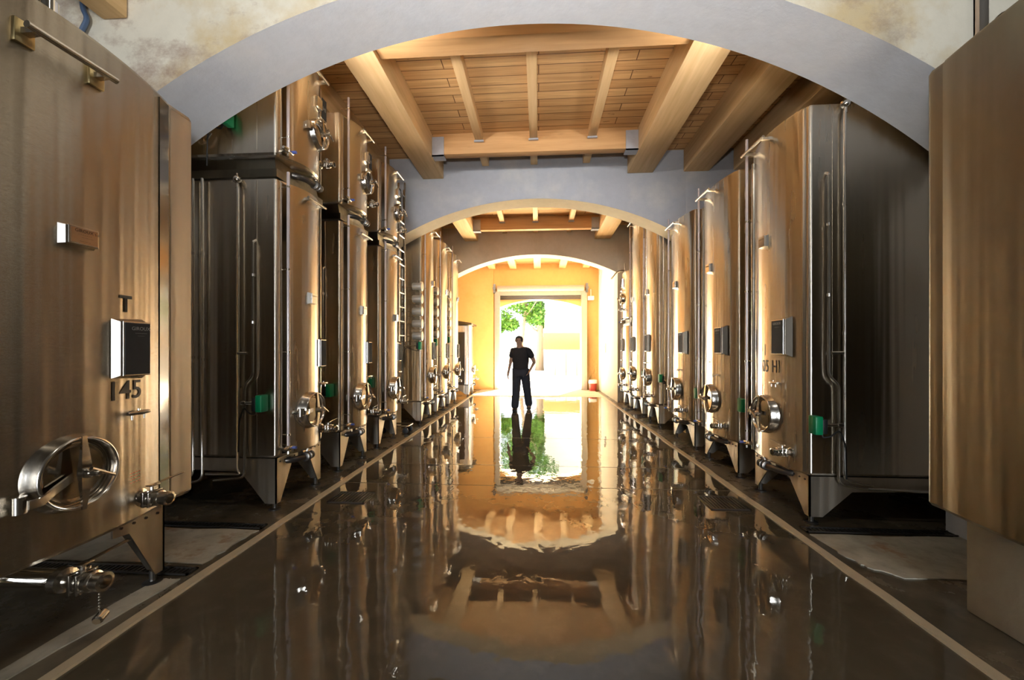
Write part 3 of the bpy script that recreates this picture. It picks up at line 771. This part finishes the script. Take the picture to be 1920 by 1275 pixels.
def grate(x0, y0, x1, y1, label, along, z=.002, mat='darksteel'):
    e = empty('drain_grate', ((x0 + x1) / 2, (y0 + y1) / 2, 0), label, 'drain grate')
    hx, hy = abs(x1 - x0) / 2, abs(y1 - y0) / 2
    fr = MB()
    for a, b in (((-hx, -hy), (hx, -hy + .012)), ((-hx, hy - .012), (hx, hy)), ((-hx, -hy), (-hx + .012, hy)), ((hx - .012, -hy), (hx, hy))): fr.box((*a, z), (*b, z + .009))
    fr.build('frame', M[mat], e, smooth=False)
    MB().box((-hx + .012, -hy + .012, z - .0015), (hx - .012, hy - .012, z)).build('pit', M['black'], e, smooth=False)
    br = MB(); L = 2 * (hx if along == 0 else hy) - .03; n = min(90, int(L / .03))
    for k in range(n):
        q = -L / 2 + L * (k + .5) / n
        if along == 0: br.box((q - .005, -hy + .012, z), (q + .005, hy - .012, z + .007))
        else: br.box((-hx + .012, q - .005, z), (hx - .012, q + .005, z + .007))
    br.build('grille', M[mat], e, smooth=False)
grate(-1.95, 3.55, -1.60, 3.82, 'square floor grate inside the left kerb line', 0)
grate(1.52, 3.62, 1.86, 3.94, 'square floor grate inside the right kerb line', 0)
grate(-.95, 11.85, .65, 12.1, 'long sunlit floor grate across the aisle behind the walking man', 0, .003, 'fitting')
grate(2.06, 3.21, 4.4, 3.30, 'black trench grate under the first right tank', 0, .004)
grate(-4.4, 2.985, -2.17, 3.06, 'black trench grate beyond the large T 145 tank', 0, .004)
grate(-4.4, 2.335, -2.18, 2.42, 'black trench grate under the far leg of the T 145 tank', 0, .004)

# ------------------------------------------------------------------ roller door and the end of the hall
e = empty('roller_door', (.06, 14.4, 0), 'raised roller shutter in pale steel frame at the end of the hall', 'door')
MB().lathe((-1.56, 0, 3.66), (1, 0, 0), [(0, .10), (.01, .105), (3.11, .105), (3.12, .10)], 24).build('roller_housing', M['door_paint'], e)
MB().bbox((-1.46, .0, 3.41), (1.46, .10, 3.56), .006).build('head_plate', M['door_paint'], e)
sl = MB()
for k in range(4): sl.bbox((-1.455, .03, 3.262 + .037 * k), (1.455, .06, 3.296 + .037 * k), .006)
sl.build('shutter_curtain', M['darksteel'], e)
for xa, xb in ((-1.66, -1.465), (1.465, 1.67)): MB().bbox((xa, .0, .0), (xb, .105, 3.56), .006).build('guide_rail', M['door_paint'], e)
for x in (-1.68, 1.64):
    MB().box((x - .02, -.08, 3.5), (x + .06, .10, 3.82)).cyl((x + .02, -.12, 3.66), (x + .02, -.08, 3.66), .06, 12).build('end_bracket', M['darksteel'], e)
o = MB().bbox((1.75, 14.32, 3.22), (1.97, 14.50, 3.36), .02).cyl((1.86, 14.40, 3.36), (1.86, 14.40, 3.6), .012, 8).cyl((1.86, 14.40, 3.6), (1.86, 14.519, 3.6), .012, 8).build('wall_lamp', M['white']); tag(o, 'white lamp on ochre wall right of the roller door', 'lamp')
e = empty('bucket', (1.90, 14.15, 0), 'red bucket with white lid standing right of the roller door', 'bucket')
MB().lathe((0, 0, .0), (0, 0, 1), [(0, .11), (.005, .12), (.26, .145), (.262, .135), (.02, .11)], 24).build('pail', M['red'], e)
MB().lathe((0, 0, .262), (0, 0, 1), [(0, .15), (.03, .152), (.12, .14), (.13, .1), (.135, .01)], 24).build('lid', M['white'], e)
o = MB().tube([(2.115, 13.9, .02), (2.115, 13.9, 4.3), (2.115, 12.0, 4.3)], .018, 8, .1).build('conduit_pipe', M['white']); tag(o, 'white conduit running up the pale right wall', 'pipe')
e = empty('wall_switch', (2.13, 12.9, 1.5), 'small pale switch box on right wall', 'switch')
MB().bbox((-.03, -.06, -.15), (.006, .06, .15), .006).build('box', M['white'], e); MB().bbox((-.038, -.02, .0), (-.0305, .02, .07), .002).build('button', M['red'], e)

# ------------------------------------------------------------------ outside
struct(MB().box((-40, 14.93, -.2), (40, 70, -.01)).build('ground', M['pave']))
struct(MB().box((.42, 26, -.2), (14, 34, 9)).build('exterior_building', M['white']))
struct(MB().box((.30, 25.7, 1.5), (14, 25.99, 2.55)).build('exterior_band', M['band']))
st = MB()
for k in range(14):
    x = .34 + k * .62; st.bbox((x, 23.0, -.05), (x + .60, 23.5, 1.45 + random.uniform(-.02, .02)), .03)
struct(st.build('exterior_low_wall', M['stone']))
struct(MB().box((-30, 52, -.2), (20, 53, 3.2)).build('exterior_far_wall', M['stone']))
def tree(x, y, h, lean, crown, label, seed, nleaf, tr):
    rnd = random.Random(seed)
    e = empty('leafy_tree', (x, y, 0), label, 'tree')
    mb = MB(); top = Vector((lean, 0, h))
    mb.tube([(0, 0, -.05), (lean * .2, .0, h * .3), (lean * .6, .05, h * .65), top], [tr, tr * .8, tr * .6, tr * .3], 10)
    for k in range(7):
        a = rnd.uniform(0, 6.28); z = h * rnd.uniform(.4, .9); L = rnd.uniform(.8, 1.9)
        b = Vector((lean * z / h, 0, z)); mb.tube([b, b + Vector((math.cos(a) * L * .5, math.sin(a) * L * .5, .35)), b + Vector((math.cos(a) * L, math.sin(a) * L, .9))], [tr * .35, tr * .2, tr * .08], 7)
    mb.build('trunk', M['bark'], e)
    lv = MB()
    for k in range(nleaf):
        cx, cy, cz, rx, rz = crown[rnd.randrange(len(crown))]
        while True:
            q = Vector((rnd.uniform(-1, 1), rnd.uniform(-1, 1), rnd.uniform(-1, 1)))
            if q.length < 1: break
        p = Vector((cx + q.x * rx, cy + q.y * rx, cz + q.z * rz)); s = rnd.uniform(.06, .14)
        a = Vector((rnd.uniform(-1, 1), rnd.uniform(-1, 1), rnd.uniform(-.6, .6))).normalized(); b = a.orthogonal().normalized(); b = (b + a.cross(b) * rnd.uniform(-1, 1)).normalized()
        lv.face([p - a * s, p + b * s * .6, p + a * s, p - b * s * .6])
    lv.build('crown', M['leaf'], e, smooth=False)
tree(-1.15, 24, 5.5, .55, [(-1.3, 0, 3.2, .9, .7), (-1.9, 0, 3.0, .7, .6), (-1.5, .2, 2.75, .6, .4), (-.6, 0, 3.0, .6, .4), (-.9, .3, 4.2, 1.2, .9), (.3, 0, 4.4, 1.1, .9), (.9, 0, 3.6, .7, .7), (.0, 0, 5.2, 1.8, .9), (-1.5, 0, 5.3, 1.2, .9), (1.2, 0, 5.6, 1.2, .7)], 'leafy green tree outside, leaning thin trunk left of the doorway', 3, 6200, .14)
tree(.05, 29, 6.5, .1, [(-.4, 0, 4.2, .9, .8), (.3, 0, 5.0, 1.2, 1.0), (-1.2, 0, 5.4, 1.2, 1.0), (.2, 0, 6.4, 1.8, 1.2), (.1, .2, 3.6, .5, .6)], 'pale thick-trunked tree outside beside the white building', 5, 5000, .34)

# ------------------------------------------------------------------ the walking man
def skin_obj(name, verts, edges, mat, parent, sub=2, root=0):
    me = bpy.data.meshes.new(name); me.from_pydata([v[0] for v in verts], edges, []); me.update()
    o = bpy.data.objects.new(name, me); COL.objects.link(o); o.parent = parent; me.materials.append(mat)
    kk = 1.12 if name in ('t_shirt', 'trousers') else 1.04
    md = o.modifiers.new('Skin', 'SKIN'); md.use_smooth_shade = True
    if not me.skin_vertices: raise RuntimeError('skin layer')
    for i, (p, r) in enumerate(verts):
        sv = me.skin_vertices[0].data[i]; sv.radius = (r[0] * kk, r[1] * kk) if isinstance(r, tuple) else (r * kk, r * kk); sv.use_root = (i == root)
    sm = o.modifiers.new('Sub', 'SUBSURF'); sm.levels = sub; sm.render_levels = sub
    return o
# local frame: he walks towards -Y; x is the photo's right
man = empty('person', (-.40, 9.45, 0), 'man in dark T-shirt and dark trousers walking down the wet aisle', 'person')
J = dict(pelvis=(-.03, 0, .93), waist=(-.03, .0, 1.06), chest=(-.02, -.02, 1.26), neck0=(-.03, -.03, 1.44), neck=(-.045, -.05, 1.50), head0=(-.055, -.075, 1.575), head=(-.06, -.085, 1.66), crown=(-.058, -.08, 1.705),
         shL=(-.20, .0, 1.405), elL=(-.265, .03, 1.14), wrL=(-.315, -.06, .90), shR=(.165, -.01, 1.405), elR=(.30, .05, 1.14), wrR=(.20, -.10, .96),
         hipL=(-.115, 0, .90), knL=(-.125, -.09, .50), anL=(-.155, -.14, .10), hipR=(.07, .0, .90), knR=(.12, .03, .50), anR=(.165, .14, .12))
V = []; E = []; idx = {}
def jv(n, r, p=None):
    idx[n] = len(V); V.append((p or J[n], r)); return idx[n]
for n, r in (('pelvis', (.15, .11)), ('waist', (.14, .10)), ('chest', (.165, .11)), ('neck0', (.085, .07)), ('neck', .055), ('head0', (.062, .075)), ('head', (.076, .092)), ('crown', (.058, .075)),
             ('shL', .066), ('elL', .044), ('wrL', .028), ('shR', .066), ('elR', .044), ('wrR', .028), ('hipL', .088), ('knL', .060), ('anL', .042), ('hipR', .088), ('knR', .060), ('anR', .042)): jv(n, r)
for a, b in (('pelvis', 'waist'), ('waist', 'chest'), ('chest', 'neck0'), ('neck0', 'neck'), ('neck', 'head0'), ('head0', 'head'), ('head', 'crown'), ('neck0', 'shL'), ('shL', 'elL'), ('elL', 'wrL'), ('neck0', 'shR'), ('shR', 'elR'), ('elR', 'wrR'),
             ('pelvis', 'hipL'), ('hipL', 'knL'), ('knL', 'anL'), ('pelvis', 'hipR'), ('hipR', 'knR'), ('knR', 'anR')): E.append((idx[a], idx[b]))
def hand(wr, d, side):
    d = Vector(d).normalized(); w = Vector(J[wr]); s = Vector((side, 0, 0)); f = Vector((0, -1, 0))
    pa = jv(wr + 'palm', (.034, .018), tuple(w + d * .06)); E.append((idx[wr], pa))
    for k, (o, L) in enumerate(((-.027, .075), (-.009, .085), (.009, .08), (.027, .062))):
        a = jv(wr + 'f%d' % k, .0095, tuple(w + d * .095 + f * -o * 1.0)); b = jv(wr + 'g%d' % k, .0085, tuple(w + d * (.095 + L * .5) + f * -o * 1.1 - s * .008)); c = jv(wr + 'h%d' % k, .0065, tuple(w + d * (.095 + L * .9) + f * -o * 1.1 - s * .03))
        E.extend(((pa, a), (a, b), (b, c)))
    a = jv(wr + 't1', .011, tuple(w + d * .05 + f * .038)); b = jv(wr + 't2', .0085, tuple(w + d * .09 + f * .055 - s * .01)); E.extend(((pa, a), (a, b)))
hand('wrL', (-.12, -.15, -1), -1); hand('wrR', (-.35, -.5, -.75), 1)
for n, an in (('toeL', 'anL'), ('toeR', 'anR')):
    p = Vector(J[an]); h = jv(n + 'h', .04, tuple(p + Vector((0, .0, -.05)))); t = jv(n, (.04, .026), tuple(p + Vector((0, -.15, -.065)))); E.extend(((idx[an], h), (h, t)))
body = skin_obj('body', V, E, M['skin'], man, 2, idx['pelvis'])
up = lambda a, b, t: tuple(Vector(J[a]).lerp(Vector(J[b]), t))
skin_obj('t_shirt', [((-.03, 0, .86), (.185, .135)), (J['waist'], (.18, .128)), (J['chest'], (.205, .135)), ((-.03, -.03, 1.43), (.10, .085)), (J['shL'], .082), (up('shL', 'elL', .35), .075), (up('shL', 'elL', .68), .070), (J['shR'], .082), (up('shR', 'elR', .35), .075), (up('shR', 'elR', .68), .070), ((-.04, -.04, 1.475), .066)],
         [(0, 1), (1, 2), (2, 3), (3, 4), (4, 5), (5, 6), (3, 7), (7, 8), (8, 9), (3, 10)], M['shirt'], man, 2, 0)
skin_obj('trousers', [((-.03, 0, .94), (.155, .115)), (J['hipL'], .118), (up('hipL', 'knL', .5), .105), (J['knL'], .094), (up('knL', 'anL', .5), .086), (up('knL', 'anL', 1.16), .084), (J['hipR'], .118), (up('hipR', 'knR', .5), .105), (J['knR'], .094), (up('knR', 'anR', .5), .086), (up('knR', 'anR', 1.16), .084)],
         [(0, 1), (1, 2), (2, 3), (3, 4), (4, 5), (0, 6), (6, 7), (7, 8), (8, 9), (9, 10)], M['denim'], man, 2, 0)
for an in ('anL', 'anR'):
    p = Vector(J[an]); z = .036
    skin_obj('shoe', [((p.x, p.y + .05, z + .012), (.056, .042)), ((p.x, p.y - .05, z + .01), (.058, .042)), ((p.x, p.y - .15, z), (.060, .034)), ((p.x, p.y - .22, z - .004), (.045, .026)), ((p.x, p.y + .015, z + .07), .056)], [(0, 1), (1, 2), (2, 3), (0, 4)], M['black'], man, 2, 0)
hd = Vector(J['head'])
mb = MB()
mb.lathe(hd + Vector((0, .016, .0)), (0, .25, 1), [(-.05, .083), (.0, .094), (.04, .09), (.07, .072), (.09, .04), (.096, .005)], 18)
for v in mb.bm.verts:
    if v.co.y < hd.y - .045 and v.co.z < hd.z + .06: v.co.y = hd.y - .045
mb.build('hair', M['hair'], man)
fa = MB(); fy = hd.y - .094
for sx in (-1, 1): fa.sphere((hd.x + sx * .03, fy + .008, hd.z - .01), .011, 10)
fa.build('eyes', M['ink'], man)
nz = MB(); nz.rings([[(hd.x - .007, fy + .01, hd.z), (hd.x + .007, fy + .01, hd.z), (hd.x, fy - .004, hd.z)], [(hd.x - .015, fy + .01, hd.z - .045), (hd.x + .015, fy + .01, hd.z - .045), (hd.x, fy - .022, hd.z - .042)]])
for sx in (-1, 1): nz.lathe((hd.x + sx * .076, hd.y + .01, hd.z - .015), (sx, .2, 0), [(0, .028), (.012, .03), (.018, .02)], 10)
nz.bbox((hd.x - .022, fy + .012, hd.z - .074), (hd.x + .022, fy - .002, hd.z - .062), .003)
nz.build('face_features', M['skin'], man)

# ------------------------------------------------------------------ light
def light(name, typ, loc, rot, energy, color, **k):
    l = bpy.data.lights.new(name, typ); l.energy = energy; l.color = color
    for a, b in k.items(): setattr(l, a, b)
    o = bpy.data.objects.new(name, l); COL.objects.link(o); o.location = loc; o.rotation_euler = rot
    return o
def aim(o, d): o.rotation_euler = Vector(d).to_track_quat('-Z', 'Y').to_euler()
s = light('sun', 'SUN', (0, 30, 20), (0, 0, 0), 150, (1, .92, .78), angle=math.radians(1.0)); aim(s, (-.30, -.74, -1))
# daylight through the doorway: portal for the sky
p = light('door_portal', 'AREA', (.05, 14.95, 1.7), (0, 0, 0), 1, (1, 1, 1), shape='RECTANGLE', size=3.0, size_y=3.4); aim(p, (0, -1, 0)); p.data.cycles.is_portal = True
# photographer's flash and the daylight from the open hall behind the camera
f = light('camera_flash', 'AREA', (-.12, -.15, 1.95), (0, 0, 0), 62, (1, .97, .94), shape='DISK', size=.3, spread=math.radians(110)); aim(f, (0, 1, 1.1))
rr = light('rear_doorway', 'AREA', (-.1, -12.4, 1.9), (0, 0, 0), 1050, (.88, .94, 1), shape='RECTANGLE', size=3.4, size_y=3.4); aim(rr, (0, 1, .02))
fh = light('front_hall_fill', 'AREA', (.2, .5, 5.0), (0, 0, 0), 22, (1, .96, .88), shape='RECTANGLE', size=1.6, size_y=.4); aim(fh, (0, 1, -.75))  # added fill out of view, brightens the cream arch wall
for x in (-1.9, 1.85):
    bl = light('first_bay_fill', 'AREA', (x, 3.38, 4.10), (0, 0, 0), 13, (1, .97, .95), shape='RECTANGLE', size=.6, size_y=.12, spread=math.radians(90)); aim(bl, (-x * .35, 1, .12))  # added fills hidden behind the front arch, brighten timbers and grey wall
gl = light('sun_glint', 'SPOT', (.1, 13.0, .08), (0, 0, 0), 900, (1, .88, .66), spot_size=math.radians(38), spot_blend=.7, shadow_soft_size=.12); aim(gl, (-.26, -.80, 1))
l3 = light('far_hall_fill', 'AREA', (0, 11.52, 4.32), (0, 0, 0), 80, (1, .86, .64), shape='RECTANGLE', size=4.2, size_y=.35); aim(l3, (0, 1, -.75))  # added fill hidden behind the back arch crown, brightens the far room
W = bpy.data.worlds.new('World'); SC.world = W; W.use_nodes = True
bg = W.node_tree.nodes['Background']; bg.inputs[0].default_value = (.86, .93, 1, 1); bg.inputs[1].default_value = 3.5

# ------------------------------------------------------------------ camera
cd = bpy.data.cameras.new('camera'); cam = bpy.data.objects.new('camera', cd); COL.objects.link(cam)
FPX = 747.0
cd.sensor_width = 36; cd.lens = FPX / 1920 * 36; cd.shift_y = 20.5 / 1920; cd.clip_start = .02; cd.clip_end = 300
cam.location = (0, 0, 1.4); cam.rotation_euler = (PI / 2, 0, math.atan(50 / FPX))
SC.camera = cam

SC.view_settings.view_transform = 'Standard'; SC.view_settings.look = 'None'; SC.view_settings.exposure = 0; SC.view_settings.gamma = 1
cy = SC.cycles
cy.use_denoising = True; cy.max_bounces = 9; cy.diffuse_bounces = 4; cy.glossy_bounces = 6; cy.transmission_bounces = 2
cy.sample_clamp_indirect = 20; cy.caustics_reflective = True; cy.blur_glossy = .6
